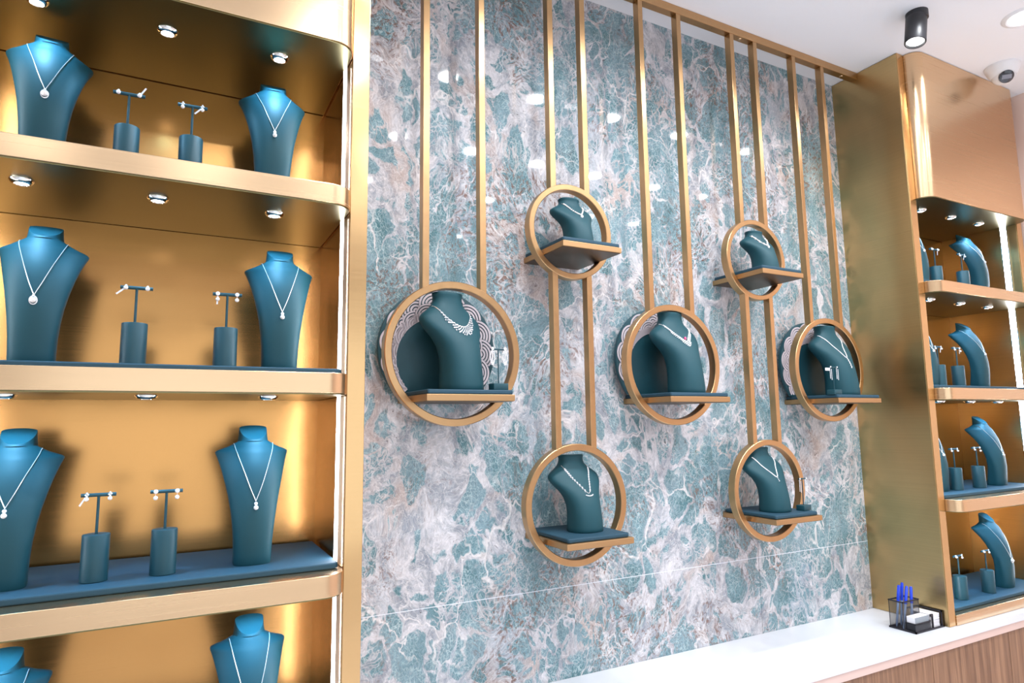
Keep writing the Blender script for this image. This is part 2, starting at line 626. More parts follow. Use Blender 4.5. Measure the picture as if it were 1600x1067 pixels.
def cabinet(x0, x1, name_label, near):
    """x0..x1: inner width between the two pilasters"""
    xc = (x0 + x1) / 2
    t = thing('display_cabinet', name_label, 'cabinet', (xc, -0.12, 0.751))
    pw = 0.041
    zb = 0.751
    # side panels: each a slab whose front edge is the pilaster strip
    MB().box((x0 - pw, YP, zb), (x0, YB, CEIL - 0.002)).build('side_panel', 'brass_side', t, bevel=0.0015, world=True)
    MB().box((x1, YP, zb), (x1 + pw, YB, CEIL - 0.002)).build('side_panel', 'brass_panel' if near else 'brass_side', t, bevel=0.0015, world=True)
    # bright front strips of the side panels
    for a in (x0 - pw, x1):
        MB().box((a + 0.001, YP - 0.0025, zb), (a + pw - 0.001, YP, CEIL - 0.002)).build('front_strip', 'brass_strip', t, bevel=0.0008, world=True)
    MB().box((x0, YB - 0.012, zb), (x1, YB, CEIL - 0.002)).build('back_panel', 'brass_panel', t, world=True)
    # tall fascia with rounded corners
    r = 0.05
    MB().prism(rounded_front(x0 + 0.001, x1 - 0.001, YB - 0.013, YS, r, 10), FASCIA_Z, CEIL - 0.003).build('fascia', 'brass_polished', t, smooth=14, world=True, bevel=0.0008)
    # thin plates giving the fascia and shelves a darker, olive underside
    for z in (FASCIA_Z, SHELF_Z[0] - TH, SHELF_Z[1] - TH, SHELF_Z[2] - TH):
        MB().prism(rounded_front(x0 + 0.004, x1 - 0.004, YB - 0.016, YS + 0.003, r - .003, 10), z - 0.0027, z - 0.0002).build('dark_underside', 'underside_olive', t, world=True)
    xs = [xc - 0.008 - 0.23, xc - 0.008, xc - 0.008 + 0.23] if near else [2.70, 2.916, 3.13]
    for i, z in enumerate(SHELF_Z):
        if i < 3:
            MB().prism(rounded_front(x0 + 0.001, x1 - 0.001, YB - 0.013, YS, r, 10), z - TH, z).build('shelf', 'brass_polished', t, smooth=14, world=True, bevel=0.0012)
        elif near:
            MB().prism(rounded_front(x0 + 0.001, x1 - 0.001, YB - 0.013, YS, r, 10), z - TH, z).build('shelf', 'brass_polished', t, smooth=14, world=True, bevel=0.0012)
        else:
            MB().box((x0 + 0.001, YP - 0.006, zb), (x1 - 0.001, YB - 0.013, z)).build('plinth', 'brass_polished', t, world=True, bevel=0.0012)
    for i, z in enumerate((FASCIA_Z, SHELF_Z[0] - TH, SHELF_Z[1] - TH, SHELF_Z[2] - TH)):
        for x in xs:
            c = (x, -0.219, z - 0.0028)
            s = MB().lathe([(0.0115, -0.004), (0.0125, -0.0075), (0.0165, -0.0065), (0.0205, -0.002), (0.021, 0.0)], 24, c, caps=False).build('spotlight', 'chrome', t, smooth=50, world=True)
            MB().lathe([(0.0004, -0.006), (0.006, -0.0062), (0.0120, -0.0055)], 18, c, caps=False).build('lens', 'shelf_lens', s, smooth=60, origin=None, world=True)
            add_light('spotlight_beam', 'SPOT', (x, c[1], z - 0.0135), SHELF_W, COOL, t, size=0.014, cone=math.radians(130), blend=0.5)
    # LED strips in the front corners of the side panels
    for a, sgn in ((x1, -1), (x0, 1)):
        lo, hi = (a - 0.004, a) if sgn < 0 else (a, a + 0.004)
        zs = [(SHELF_Z[k] + 0.001, ([FASCIA_Z] + [q - TH for q in SHELF_Z])[k] - 0.001) for k in range(4)]
        if near:
            zs.append((0.752, SHELF_Z[3] - TH - 0.001)) if SHELF_Z[3] - TH > 0.76 else None
        for z0, z1 in zs:
            if z1 - z0 > 0.02:
                st = MB().box((lo - 0.0006, -0.252, z0), (hi + 0.0006, -0.221, z1)).build('strip_channel', 'chrome', t, world=True)
                MB().box((lo - 0.0022, -0.2475, z0 + 0.0005), (hi + 0.0022, -0.2255, z1 - 0.0005)).build('led_strip', 'led_diffuser', st, world=True)
    return t


NX0, NX1 = -0.414, 0.336
FX0, FX1 = 2.548, 3.300
cabinet(NX0, NX1, 'near brushed brass wall cabinet whose shelves hold large blue busts, beside the marble', True)
cabinet(FX0, FX1, 'far brushed brass wall cabinet standing on the white counter by the pink wall', False)

ROW = ('top', 'second', 'third', 'bottom')
for which, (a, b_) in (('near', (NX0, NX1)), ('far', (FX0, FX1))):
    for i, z in enumerate(SHELF_Z):
        yf = -0.284 if not (which == 'far' and i == 3) else -0.268
        MB().prism(rounded_front(a + 0.008, b_ - 0.008, YB - 0.03, yf, 0.012, 5), z + 0.0002, z + PAD).build('shelf_pad', 'teal_pad', bevel=0.003, origin=((a + b_) / 2, -0.12, z))
        tag(bpy.context.scene.collection.objects[-1], 'long teal fabric pad covering the %s shelf of the %s brass cabinet' % (ROW[i], which), 'pad', 'fabric shelf pads')

# ------------------------------------------------------------------ tall flat busts for the cabinets
# h, front y, thickness, half width, sweep-back of the edges
FLAT = [(0.000, 0.000, .056, .0365, .004), (0.003, -.0012, .058, .0375, .004), (0.020, -.0015, .057, .0376, .004), (0.05, -.002, .054, .0388, .005), (0.08, -.0025, .050, .0415, .007), (0.11, -.0015, .046, .0455, .010),
        (0.14, .001, .043, .0510, .015), (0.17, .006, .041, .0577, .021), (0.195, .014, .040, .0640, .028), (0.212, .022, .039, .0690, .034), (0.222, .0275, .038, .0724, .037), (0.229, .031, .037, .0752, .039),
        (0.2325, .033, .036, .0755, .039), (0.2355, .035, .036, .0725, .037), (0.239, .037, .037, .0640, .031), (0.2425, .039, .039, .0545, .023), (0.247, .041, .042, .0450, .015), (0.252, .0435, .045, .0375, .009),
        (0.2545, .045, .046, .0330, .005)]
FLAT = [(h, yf - .004 * math.sin(PI * min(1, h / .16)) + .003 * max(0.0, (h - .10) / .15) ** 1.3, th, w_, k) for (h, yf, th, w_, k) in FLAT]


def sgnpow(v, e):
    return math.copysign(abs(v) ** e, v)


def flat_section(row, n, e=3.6):
    h, yf, th, w, k = row
    out = []
    for i in range(n):
        a = 2 * PI * i / n
        cx, sy = sgnpow(math.cos(a), 2 / e), sgnpow(math.sin(a), 2 / e)
        out.append((w * cx, yf + th / 2 + th / 2 * sy + k * cx * cx, h, sy))
    return out


def flat_bust_mesh():
    n = 44
    m = MB()
    vs_, fs = [], []
    for row in FLAT:
        vs_ += [q[:3] for q in flat_section(row, n, 3.4 if row[0] < .25 else 2.6)]
    # neck rising to a plane cut that drops towards the front: flat at the back, pointed to the front
    yn = 0.0860

    def cut(y):
        return 0.2590 + 0.0310 * (y - (yn - .038)) / .047
    for fr, wd, sc, dz in ((.0, .0318, 1.0, 0.0), (.45, .0300, 1.0, 0.0), (.94, .0290, 1.0, 0.0), (1.0, .0290, .985, .0004), (1.0, .0290, .955, .0)):
        for i in range(n):
            an = 2 * PI * i / n
            cx_, sy = math.cos(an), math.sin(an)
            x = wd * sgnpow(cx_, .86)
            yy = yn + (sgnpow(sy, 1.0) * .038 if sy < 0 else sgnpow(sy, .9) * .009)
            yy = yn - .012 + (yy - yn + .012) * sc
            vs_.append((x * sc, yy - .0015 * (1 - fr), .2560 + (cut(yy) - .2560) * fr + dz))
    rows = len(FLAT) + 5
    for i in range(rows - 1):
        for k in range(n):
            l = (k + 1) % n
            fs.append((i * n + k, i * n + l, (i + 1) * n + l, (i + 1) * n + k))
    fs.append(tuple(range(n - 1, -1, -1)))
    c = len(vs_)
    vs_.append((0, yn - .014, cut(yn - .014) - .0006))
    for k in range(n):
        fs.append(((rows - 1) * n + k, (rows - 1) * n + (k + 1) % n, c))
    m.add(vs_, fs)
    return m


def flat_front_y(x, h):
    for a, b_ in zip(FLAT, FLAT[1:]):
        if a[0] <= h <= b_[0]:
            f = (h - a[0]) / (b_[0] - a[0])
            yf, th, w_, k = [a[i] + (b_[i] - a[i]) * f for i in (1, 2, 3, 4)]
            u = max(-0.985, min(0.985, x / w_))
            e = 3.4 if h < .25 else 2.6
            s = (1 - abs(u) ** e) ** (1 / e)
            return yf + th / 2 - th / 2 * s + k * u * u
    return FLAT[-1][1]


flat_proto = [None]


def flat_bust(loc, rz, label, group):
    if flat_proto[0] is None:
        o = flat_bust_mesh().build('necklace_bust', 'teal_bust', smooth=40)
        flat_proto[0] = o
    else:
        o = flat_proto[0].copy()
        COL.objects.link(o)
    o.location = loc
    o.rotation_euler = (0, 0, rz)
    return tag(o, label, 'bust', group)


def polyline(pts, n):
    """resample a smooth path through the points (Catmull-Rom)"""
    P_ = [Vector(p) for p in pts]
    P_ = [P_[0] * 2 - P_[1]] + P_ + [P_[-1] * 2 - P_[-2]]
    out = []
    segn = len(P_) - 3
    for i in range(n + 1):
        t = i / n * segn
        k = min(int(t), segn - 1)
        u = t - k
        a, b_, c, d = P_[k:k + 4]
        out.append(0.5 * ((2 * b_) + (c - a) * u + (2 * a - 5 * b_ + 4 * c - d) * u * u + (3 * b_ - a - 3 * c + d) * u ** 3))
    return out


def flat_necklace(loc, rz, label, kind, low, xs=0.041, chain_r=0.0008, px=0.0):
    """chain in a V over the flat bust with a pearl pendant; low: height of the V's point"""
    t = thing('pendant_necklace', label, 'necklace', loc, rz, 'pearl pendant necklaces on the flat busts')
    top = 0.2475
    m = MB()
    for s in (-1, 1):
        pts = [(s * xs * .985, top + .0035), (s * xs * .90, top - .012), (s * xs * .60 + px * .4, top - (top - low) * .42), (s * xs * .28 + px * .8, top - (top - low) * .75), (px, low)]
        path = [(q.x, flat_front_y(q.x, q.y) - chain_r * .8, q.y) for q in polyline([Vector((a, b_, 0)) for a, b_ in pts], 22)]
        m.tube(path, chain_r, 5)
    m.build('chain', 'silver', t, smooth=60)
    y = flat_front_y(px, low - .008)
    if kind == 'halo':      # pearl in a leaf-shaped halo
        p = MB().lathe([(0.0062, -.0015), (0.0078, -.001), (0.0078, .001), (0.0062, .0015)], 16, (0, 0, 0), caps=False)
        p.v = [(a * .9 + px, y - .003 + c, low - .0105 + b_ * 1.15) for a, b_, c in p.v]
        h_ = p.build('pendant', 'silver', t, smooth=50)
        MB().ball((px, y - .0062, low - .0105), .0056, 12, 8).build('pearl', 'pearl', h_, smooth=180)
        MB().gem((px, y - .003, low - .001), .0026).build('bail', 'diamond', h_)
    elif kind == 'double':  # small cluster over a round pearl
        h_ = MB().ball((px, y - .003, low - .0045), .0037, 10, 6, (1, .6, 1)).build('pendant', 'diamond', t, smooth=30)
        MB().ball((px, y - .0052, low - .0125), .0049, 12, 8).build('pearl', 'pearl', h_, smooth=180)
    else:                   # single drop
        h_ = MB().ball((px, y - .002, low - .002), .0022, 8, 6).build('pendant', 'silver', t, smooth=60)
        MB().ball((px, y - .0044, low - .0085), .0045, 12, 8, (1, 1, 1.1)).build('pearl', 'pearl', h_, smooth=180)
    return t


# ------------------------------------------------------------------ earring stands and earrings
def cyl_stand(loc, rz, label, bar=0.058):
    t = thing('earring_stand', label, 'stand', loc, rz, 'teal cylinder earring stands')
    r = .0235
    MB().lathe([(r - .0012, 0), (r, .001), (r, .0855), (r - .0006, .0868), (r - .0025, .0872), (0.0005, .0872)], 32, caps=True).build('cylinder_base', 'teal_leather', t, smooth=40)
    MB().tube([(0, 0, .0870), (0, 0, .158)], .0026, 10).build('stem', 'teal_leather', t, smooth=60)
    MB().tube([(-bar / 2, 0, .1605), (bar / 2, 0, .1605)], .0036, 10).build('crossbar', 'teal_leather', t, smooth=60)
    return t


def earring(loc, rz, label, kind, tagdir=None):
    """hangs on the front of a crossbar; loc: a point on the front of the bar"""
    t = thing('pearl_earring', label, 'earring', loc, rz, 'pearl earrings on the cabinet stands')
    if kind == 'stud':
        MB().ball((0, -.003, -.001), .0044, 12, 8).build('pearl', 'pearl', t, smooth=180)
        MB().ball((.0, -.0005, .0035), .0026, 8, 6).build('setting', 'diamond', t, smooth=30)
    elif kind == 'drop':
        m = MB()
        for dx, dz in ((-.002, .001), (.002, .002), (0, .0045), (0, -.0015)):
            m.gem((dx, -.0012, dz), .0022)
        m.build('setting', 'diamond', t)
        MB().ball((0, -.003, -.0065), .0040, 12, 8).build('pearl', 'pearl', t, smooth=180)
    else:  # long: flower stud, link, pearl
        MB().ball((0, -.0012, .001), .0044, 10, 6, (1, .6, 1)).build('setting', 'diamond', t, smooth=30)
        MB().tube([(0, -.001, -.003), (0, -.001, -.009)], .0009, 6).build('link', 'rose_gold', t)
        MB().ball((0, -.003, -.0115), .0042, 12, 8).build('pearl', 'pearl', t, smooth=180)
    if tagdir is not None:
        d = Vector((math.cos(tagdir), 0, math.sin(tagdir)))
        p0 = Vector((0, .0006, 0)) + d * .004
        p1 = p0 + d * .018
        nrm = Vector((-d.z, 0, d.x)) * .0016
        m = MB()
        a = [p0 - nrm, p1 - nrm, p1 + nrm, p0 + nrm]
        m.add([q + Vector((0, -.0004, 0)) for q in a] + [q + Vector((0, .0003, 0)) for q in a],
              [(0, 1, 2, 3), (7, 6, 5, 4), (0, 4, 5, 1), (1, 5, 6, 2), (2, 6, 7, 3), (3, 7, 4, 0)])
        m.build('price_tag', 'tag_paper', t)
    return t


def stand_set(x, y, z, rz, where, kinds, tags=(None, None), bar=0.058):
    cyl_stand((x, y, z), rz, 'teal cylinder earring stand, ' + where.replace('stand ', ''), bar)
    R = Matrix.Rotation(rz, 3, 'Z')
    for s, kd, tg in zip((-1, 1), kinds, tags):
        p = R @ Vector((s * bar * .33, -.0037, .160))
        side = 'first' if s < 0 else 'second'
        lab = '%s pearl earring, %s' % ('tagged' if tg is not None else side, where)
        earring((x + p.x, y + p.y, z + p.z), rz, lab, kd, tg)


# ---- near cabinet
near_busts = [
    # x, row, rz, pendant kind, low, where
    (-0.252, 0, 0.10, 'halo', .130, 'outer', 0), (0.1775, 0, -0.04, 'double', .134, 'marble', 0),
    (-0.243, 1, 0.02, 'halo', .130, 'outer', 0), (0.2065, 1, -0.03, 'double', .128, 'marble', 0),
    (-0.2605, 2, 0.02, 'double', .146, 'outer', 0), (0.1655, 2, 0.02, 'double', .131, 'marble', 0),
    (-0.255, 3, 0.02, 'double', .146, 'outer', 0), (0.172, 3, 0.02, 'halo', .110, 'marble', 0)]
for x, r_, rz, kd, low, wh, _ in near_busts:
    z = SHELF_Z[r_] + PAD + .0002
    loc = (x, -0.2210, z)
    place = '%s shelf of the near cabinet' % ROW[r_]
    end = 'outer end, ' if wh == 'outer' else 'marble end, '
    flat_bust(loc, rz, 'tall blue-teal necklace bust at the %s%s' % (end, place), 'flat busts in the near cabinet')
    flat_necklace(loc, rz, 'silver pearl necklace on the bust, %s%s' % (end, place), kd, low)

near_stands = [
    (-0.1105, 0, ('stud', 'stud'), (None, 1.05), 'near cabinet top shelf, stand by outer bust'),
    (0.009, 0, ('drop', 'drop'), (None, -2.3), 'near cabinet top shelf, stand by marble-end bust'),
    (-0.0755, 1, ('stud', 'stud'), (-2.4, None), 'near cabinet second shelf, stand by outer bust'),
    (0.0945, 1, ('long', 'long'), (-1.6, None), 'near cabinet second shelf, stand by marble-end bust'),
    (-0.118, 2, ('drop', 'drop'), (-2.1, None), 'near cabinet third shelf, stand by outer bust'),
    (-0.002, 2, ('long', 'long'), (None, None), 'near cabinet third shelf, stand by marble-end bust')]
for x, r_, kinds, tags, wh in near_stands:
    stand_set(x, -0.2085, SHELF_Z[r_] + PAD + .0002, random.uniform(-.06, .06), wh, kinds, tags)

# ---- far cabinet
far_busts = [(3.14, 0, 'single', .150, True), (3.065, 1, 'single', .150, True), (3.12, 2, 'double', .140, True), (3.095, 3, 'halo', .120, True),
             (2.688, 0, 'single', .150, False), (2.688, 1, 'single', .150, False), (2.688, 2, 'single', .150, False)]
for x, r_, kd, low, inner in far_busts:
    z = SHELF_Z[r_] + PAD + .0002
    loc = (x, -0.2210, z)
    place = '%s shelf of the far cabinet' % ROW[r_]
    end = 'by the LED strip, ' if inner else 'behind the brass edge, '
    flat_bust(loc, 0.0, 'dark teal necklace bust %s%s' % (end, place), 'flat busts in the far cabinet')
    flat_necklace(loc, 0.0, 'silver necklace on the bust %s%s' % (end, place), kd, low)
far_stands = [
    (2.785, 0, ('stud', 'stud'), (None, -1.7), 'stand by the brass edge, far cabinet top shelf'), (2.985, 0, ('drop', 'drop'), (None, -1.9), 'stand by the bust, far cabinet top shelf'),
    (2.74, 1, ('drop', 'drop'), (None, -1.8), 'stand by the brass edge, far cabinet second shelf'), (2.875, 1, ('drop', 'long'), (None, -1.6), 'stand by the bust, far cabinet second shelf'),
    (2.785, 2, ('drop', 'drop'), (None, None), 'stand by the brass edge, far cabinet third shelf'), (2.95, 2, ('drop', 'long'), (None, None), 'stand by the bust, far cabinet third shelf'),
    (2.745, 3, ('stud', 'drop'), (None, None), 'stand by the brass edge, far cabinet bottom shelf'), (2.94, 3, ('stud', 'drop'), (None, None), 'stand by the bust, far cabinet bottom shelf')]
for x, r_, kinds, tags, wh in far_stands:
    stand_set(x, -0.2085, SHELF_Z[r_] + PAD + .0002, random.uniform(-.05, .05), wh, kinds, tags)

# ------------------------------------------------------------------ hanging ring displays
YR = -0.12          # front face of rings and rods
RD = 0.028          # their depth
RAIL = 0.030
rail = thing('hanging_rail', 'square brass rail along the ceiling carrying the ring displays', 'rail', (1.44, YR + RD / 2, CEIL - RAIL / 2))
MB().box((0.37, YR, CEIL - RAIL - 0.001), (X1 - 0.0005, YR + RD, CEIL - 0.001)).build('rail_tube', 'brass_frame', rail, world=True, bevel=0.0015)
for x in (0.62, 1.23, 1.83, 2.42):
    MB().lathe([(0.0005, -.0022), (.0055, -.0022), (.008, 0)], 14, (x, YR + RD / 2, CEIL - RAIL - 0.001), caps=False).build('screw', 'brass_polished', rail, world=True, smooth=40)


def square_ring(m, cx, cz, R, wdt, y0, y1, seg=72):
    vs_, fs = [], []
    b_ = 0.0016
    prof = [(R - b_, y0), (R, y0 + b_), (R, y1), (R - wdt, y1), (R - wdt, y0 + b_), (R - wdt + b_, y0)]
    n = len(prof)
    for k in range(seg):
        a = 2 * PI * k / seg
        for (r, y) in prof:
            vs_.append((cx + r * math.cos(a), y, cz + r * math.sin(a)))
    for k in range(seg):
        l = (k + 1) % seg
        for i in range(n):
            j = (i + 1) % n
            fs.append((k * n + i, l * n + i, l * n + j, k * n + j))
    return m.add(vs_, fs)


KINDS = {  # ring radius, board width, board bottom z, ring width
    'large': (0.195, 0.242, 1.5555, 0.0195), 'small': (0.147, 0.202, 1.9885, 0.0175), 'medium': (0.172, 0.220, 1.163, 0.0195)}
BT = 0.0165
ROD_W = 0.019


def rods(t, xs, z0, z1):
    for x in xs:
        MB().box((x - ROD_W / 2, YR + .0008, z0), (x + ROD_W / 2, YR + RD - .0008, z1)).build('rod', 'brass_frame', t, world=True, bevel=0.0012)


def ring_and_board(t, kind, cx, cz):
    R, bw, bz, rw = KINDS[kind]
    square_ring(MB(), cx, cz, R, rw, YR, YR + RD).build('ring', 'brass_frame', t, world=True, smooth=40)
    MB().box((cx - bw / 2, -0.229, bz), (cx + bw / 2, -0.0003, bz + BT)).build('shelf_board', 'brass_board', t, world=True, bevel=0.0012)
    MB().box((cx - bw / 2 + .003, -0.226, bz - .0012), (cx + bw / 2 - .003, -0.003, bz + .0002)).build('underside', 'underside_brown', t, world=True)  # thin plate that makes the board's lower face darker and browner


def rod_gap(kind, off):
    R = KINDS[kind][0]
    return math.sqrt(max(0.0, (R - .006) ** 2 - off * off))


RINGS = {}
hang = [('large', 0.665, 1.687, None, None, 0.0845, 'single large brass ring display hanging closest to the near cabinet'),
        ('small', 1.045, 2.0715, 'medium', 1.2645, 0.0605, 'double brass ring display hanging between the two nearer large rings'),
        ('large', 1.4305, 1.680, None, None, 0.0850, 'single large brass ring display hanging in the middle of the marble wall'),
        ('small', 1.8345, 2.069, 'medium', 1.258, 0.0605, 'double brass ring display hanging second from the far cabinet'),
        ('large', 2.195, 1.684, None, None, 0.0850, 'single large brass ring display hanging beside the far cabinet')]
for k, (kd, cx, cz, kd2, cz2, off, lab) in enumerate(hang):
    t = thing('ring_display', lab, 'display', (cx, YR + RD / 2, CEIL - RAIL), 0, 'brass ring displays hung from the ceiling rail')
    rods(t, (cx - off, cx + off), cz + rod_gap(kd, off), CEIL - RAIL - 0.0012)
    ring_and_board(t, kd, cx, cz)
    RINGS[(k, kd)] = cx
    if kd2:
        rods(t, (cx - off, cx + off), cz2 + rod_gap(kd2, off), cz - rod_gap(kd, off))
        ring_and_board(t, kd2, cx, cz2)
        RINGS[(k, kd2)] = cx

RING_WHERE = {(0, 'large'): 'the large ring by the near cabinet', (1, 'small'): 'the upper small ring closest to the near cabinet', (1, 'medium'): 'the low ring nearer the near cabinet',
              (2, 'large'): 'the large ring in mid wall', (3, 'small'): 'the small upper ring near the far cabinet', (3, 'medium'): 'the low ring near the far cabinet', (4, 'large'): 'the large ring beside the far cabinet'}
PADT = 0.012
pad_top = {}
for (k, kd), cx in RINGS.items():
    R, bw, bz, rw = KINDS[kd]
    ins = 0.003 if kd != 'medium' else 0.009
    m = MB().prism(rounded_front(cx - bw / 2 + ins, cx + bw / 2 - ins, -0.006, -0.229 + ins, 0.006, 4), bz + BT + .0002, bz + BT + PADT)
    o = m.build('display_pad', 'teal_pad', bevel=0.003, origin=(cx, -0.115, bz + BT))
    tag(o, 'square teal pad in ' + RING_WHERE[(k, kd)], 'pad', 'pads on the ring boards')
    pad_top[(k, kd)] = bz + BT + PADT

# round busts: h, lean (fraction), half width, half depth, exponent
ROUND = [(0.0, 0.0, .57, 1.20, 2.3), (0.012, 0.0, .585, 1.25, 2.3), (.10, .0, .575, 1.23, 2.3), (.22, .03, .56, 1.18, 2.3), (.34, .12, .575, 1.12, 2.3), (.44, .26, .63, 1.07, 2.3), (.52, .44, .73, 1.03, 2.35), (.58, .62, .85, 1.0, 2.4),
         (.63, .78, .945, .97, 2.4), (.67, .90, .99, .93, 2.4), (.705, .98, 1.0, .88, 2.4), (.735, 1.02, .97, .83, 2.35), (.765, 1.05, .89, .79, 2.3), (.795, 1.09, .78, .75, 2.2), (.825, 1.12, .665, .72, 2.2), (.855, 1.15, .565, .70, 2.2), (.885, 1.17, .50, .68, 2.2),
         (.92, 1.18, .465, .67, 2.2), (.955, 1.185, .455, .67, 2.2), (.968, 1.185, .47, .69, 2.2), (.992, 1.185, .475, .695, 2.2), (1.0, 1.185, .462, .675, 2.2)]


class RoundBust:
    def __init__(self, H, s, t, lean):
        self.H, self.s, self.t, self.lean = H, s, t, lean

    def row(self, f):
        for a, b_ in zip(ROUND, ROUND[1:]):
            if a[0] <= f <= b_[0]:
                u = (f - a[0]) / (b_[0] - a[0])
                return [a[i] + (b_[i] - a[i]) * u for i in range(5)]
        return list(ROUND[-1])

    def front(self, x, f):
        _, ln, w_, d, e = self.row(f)
        W_, D = w_ * self.s, d * self.t
        u = max(-.998, min(.998, x / W_))
        return ln * self.lean - D * (1 - abs(u) ** e) ** (1 / e)

    def pt(self, xr, f, out=0.0):
        """point on the front: xr is x over the shoulder half width"""
        x = xr * self.s
        return Vector((x, self.front(x, f) - out, f * self.H))

    def mesh(self):
        n = 48
        vs_, fs = [], []
        # densify the stations smoothly
        st = []
        for a, b_ in zip(ROUND, ROUND[1:]):
            st.append(a)
            if b_[0] - a[0] > .06:
                st.append(tuple((p + q) / 2 for p, q in zip(a, b_)))
        st.append(ROUND[-1])
        for (f, ln, w_, d, e) in st:
            for k in range(n):
                a = 2 * PI * k / n
                vs_.append((w_ * self.s * sgnpow(math.cos(a), 2 / e), ln * self.lean + d * self.t * sgnpow(math.sin(a), 2 / e), f * self.H))
        for i in range(len(st) - 1):
            for k in range(n):
                l = (k + 1) % n
                fs.append((i * n + k, i * n + l, (i + 1) * n + l, (i + 1) * n + k))
        fs.append(tuple(range(n - 1, -1, -1)))
        fs.append(tuple((len(st) - 1) * n + k for k in range(n)))
        return MB().add(vs_, fs)


RB = {'large': RoundBust(.268, .098, .045, .048), 'medium': RoundBust(.212, .088, .038, .050), 'small': RoundBust(.160, .074, .037, .036)}
BUST_POS = {(0, 'large'): (0.672, -0.142, 0.33), (1, 'small'): (1.055, -0.140, 0.10), (1, 'medium'): (1.060, -0.128, 0.10), (2, 'large'): (1.452, -0.142, 0.12),
            (3, 'small'): (1.852, -0.140, 0.05), (3, 'medium'): (1.825, -0.140, 0.02), (4, 'large'): (2.222, -0.142, 0.02)}
proto = {}
for key, (x, y, rz) in BUST_POS.items():
    kd = key[1]
    z = pad_top[key] + .0001
    if kd not in proto:
        o = proto[kd] = RB[kd].mesh().build('round_bust', 'teal_bust', smooth=60)
    else:
        o = proto[kd].copy()
        COL.objects.link(o)
    o.location = (x, y, z)
    o.rotation_euler = (0, 0, rz)
    tag(o, 'rounded teal necklace bust standing in ' + RING_WHERE[key], 'bust', 'rounded busts in the rings')


def necklace_root(key, label):
    x, y, rz = BUST_POS[key]
    t = thing('diamond_necklace', label, 'necklace', (x, y, pad_top[key] + .0001), rz)
    return t, RB[key[1]]


def drape(b, pts, n, out):
    return [b.pt(q.x, q.y, out) for q in polyline([Vector((a, c, 0)) for a, c in pts], n)]


# 1: wide bib of leaf-shaped diamonds
t, b = necklace_root((0, 'large'), 'wide diamond bib necklace with leaf fringe in the large ring by the near cabinet')
pts = [(-.60, .845), (-.57, .81), (-.45, .735), (-.22, .66), (0, .635), (.22, .66), (.45, .735), (.57, .81), (.60, .845)]
MB().tube(drape(b, pts, 60, .0012), .0013, 5).build('chain', 'silver', t, smooth=60)
m = MB()
path = drape(b, pts, 50, .0022)
for i, p in enumerate(path):
    f = i / 50
    if .14 < f < .86:
        ln = (4 if .30 < f < .70 else 3 if .2 < f < .8 else 2) - (i % 3 == 0)
        cxd = Vector((p.x * .55, 0, -1)).normalized()
        for j in range(ln):
            q = p + cxd * (.0066 * j + (.0032 if i % 2 else 0))
            xr, fr = q.x / b.s, q.z / b.H
            if abs(xr) < .98:
                m.gem(b.pt(xr, fr, .0028), .0022 if j < 2 else .0027)
o = m.build('leaf_diamonds', 'diamond', t)
o['kind'] = 'stuff'

# 2 and 5: blossom chains with a pendant
for key, lab in (((1, 'small'), 'pale blossom necklace with round pendant in the upper small ring closest to the near cabinet'), ((3, 'small'), 'pinkish blossom cluster necklace in the small upper ring near the far cabinet')):
    t, b = necklace_root(key, lab)
    pts = [(-.50, .87), (-.47, .835), (-.36, .755), (-.16, .665), (0.02, .625), (.18, .665), (.36, .755), (.47, .835), (.50, .87)]
    MB().tube(drape(b, pts, 50, .001), .0010, 5).build('chain', 'silver', t, smooth=60)
    m = MB()
    for i, p in enumerate(drape(b, pts, 30, .0022)):
        if 2 < i < 28:
            r = .0026 if key[0] == 1 else (.0026 + .0012 * (i % 3 == 0))
            m.ball(p, r, 7, 5)
            if key[0] == 3 and i % 3 == 0:
                m.ball(p + Vector((0, 0, -.0045)), .0022, 7, 5)
    o = m.build('blossoms', 'pearl', t, smooth=40)
    pd = MB().ball(b.pt(.02, .575, .003), .0052, 12, 8, (1, .6, 1)).build('pendant', 'diamond', t, smooth=30)

# 3: chain set with leaf diamonds and a small fan
t, b = necklace_root((1, 'medium'), 'diamond leaf chain necklace with small fan in the low ring nearer the near cabinet')
pts = [(-.52, .86), (-.50, .825), (-.40, .74), (-.22, .615), (0.0, .50), (.22, .615), (.40, .74), (.50, .825), (.52, .86)]
MB().tube(drape(b, pts, 60, .0011), .0009, 5).build('chain', 'silver', t, smooth=60)
m = MB()
for i, p in enumerate(drape(b, pts, 34, .002)):
    if 4 < i < 30 and i not in (16, 17, 18):
        m.gem(p, .0036)
        m.gem(p + Vector((0, -.0004, -.0042)), .0024)
o = m.build('leaf_diamonds', 'diamond', t)
m = MB()
for a in range(-3, 4):
    q = (0.0 + a * .045, .485 - .018 * math.cos(a * .4))
    m.gem(b.pt(q[0], q[1], .0025), .0026)
m.build('fan_pendant', 'diamond', t)

# 4: V collar with a pink stone
t, b = necklace_root((2, 'large'), 'broad diamond V collar with a pink stone in the large ring in mid wall')
pts = [(-.60, .85), (-.575, .82), (-.44, .755), (-.2, .68), (0.02, .625), (.22, .68), (.44, .755), (.575, .82), (.60, .85)]
MB().tube(drape(b, pts, 60, .0011), .0011, 5).build('chain', 'silver', t, smooth=60)
m = MB()
for i, p in enumerate(drape(b, pts, 44, .002)):
    f = abs(i / 44 - .5)
    if f < .40:
        rows_ = 2 if f > .28 else 3 if f > .12 else 4
        for j in range(rows_):
            q = p + Vector((0, 0, -.0052 * j))
            m.gem(b.pt(q.x / b.s, q.z / b.H, .0028), .0024)
o = m.build('pave_diamonds', 'diamond', t)
o['kind'] = 'stuff'
MB().ball(b.pt(.02, .665, .0035), .0056, 10, 7, (.9, .7, 1)).build('pink_stone', 'pink_stone', t, smooth=30)

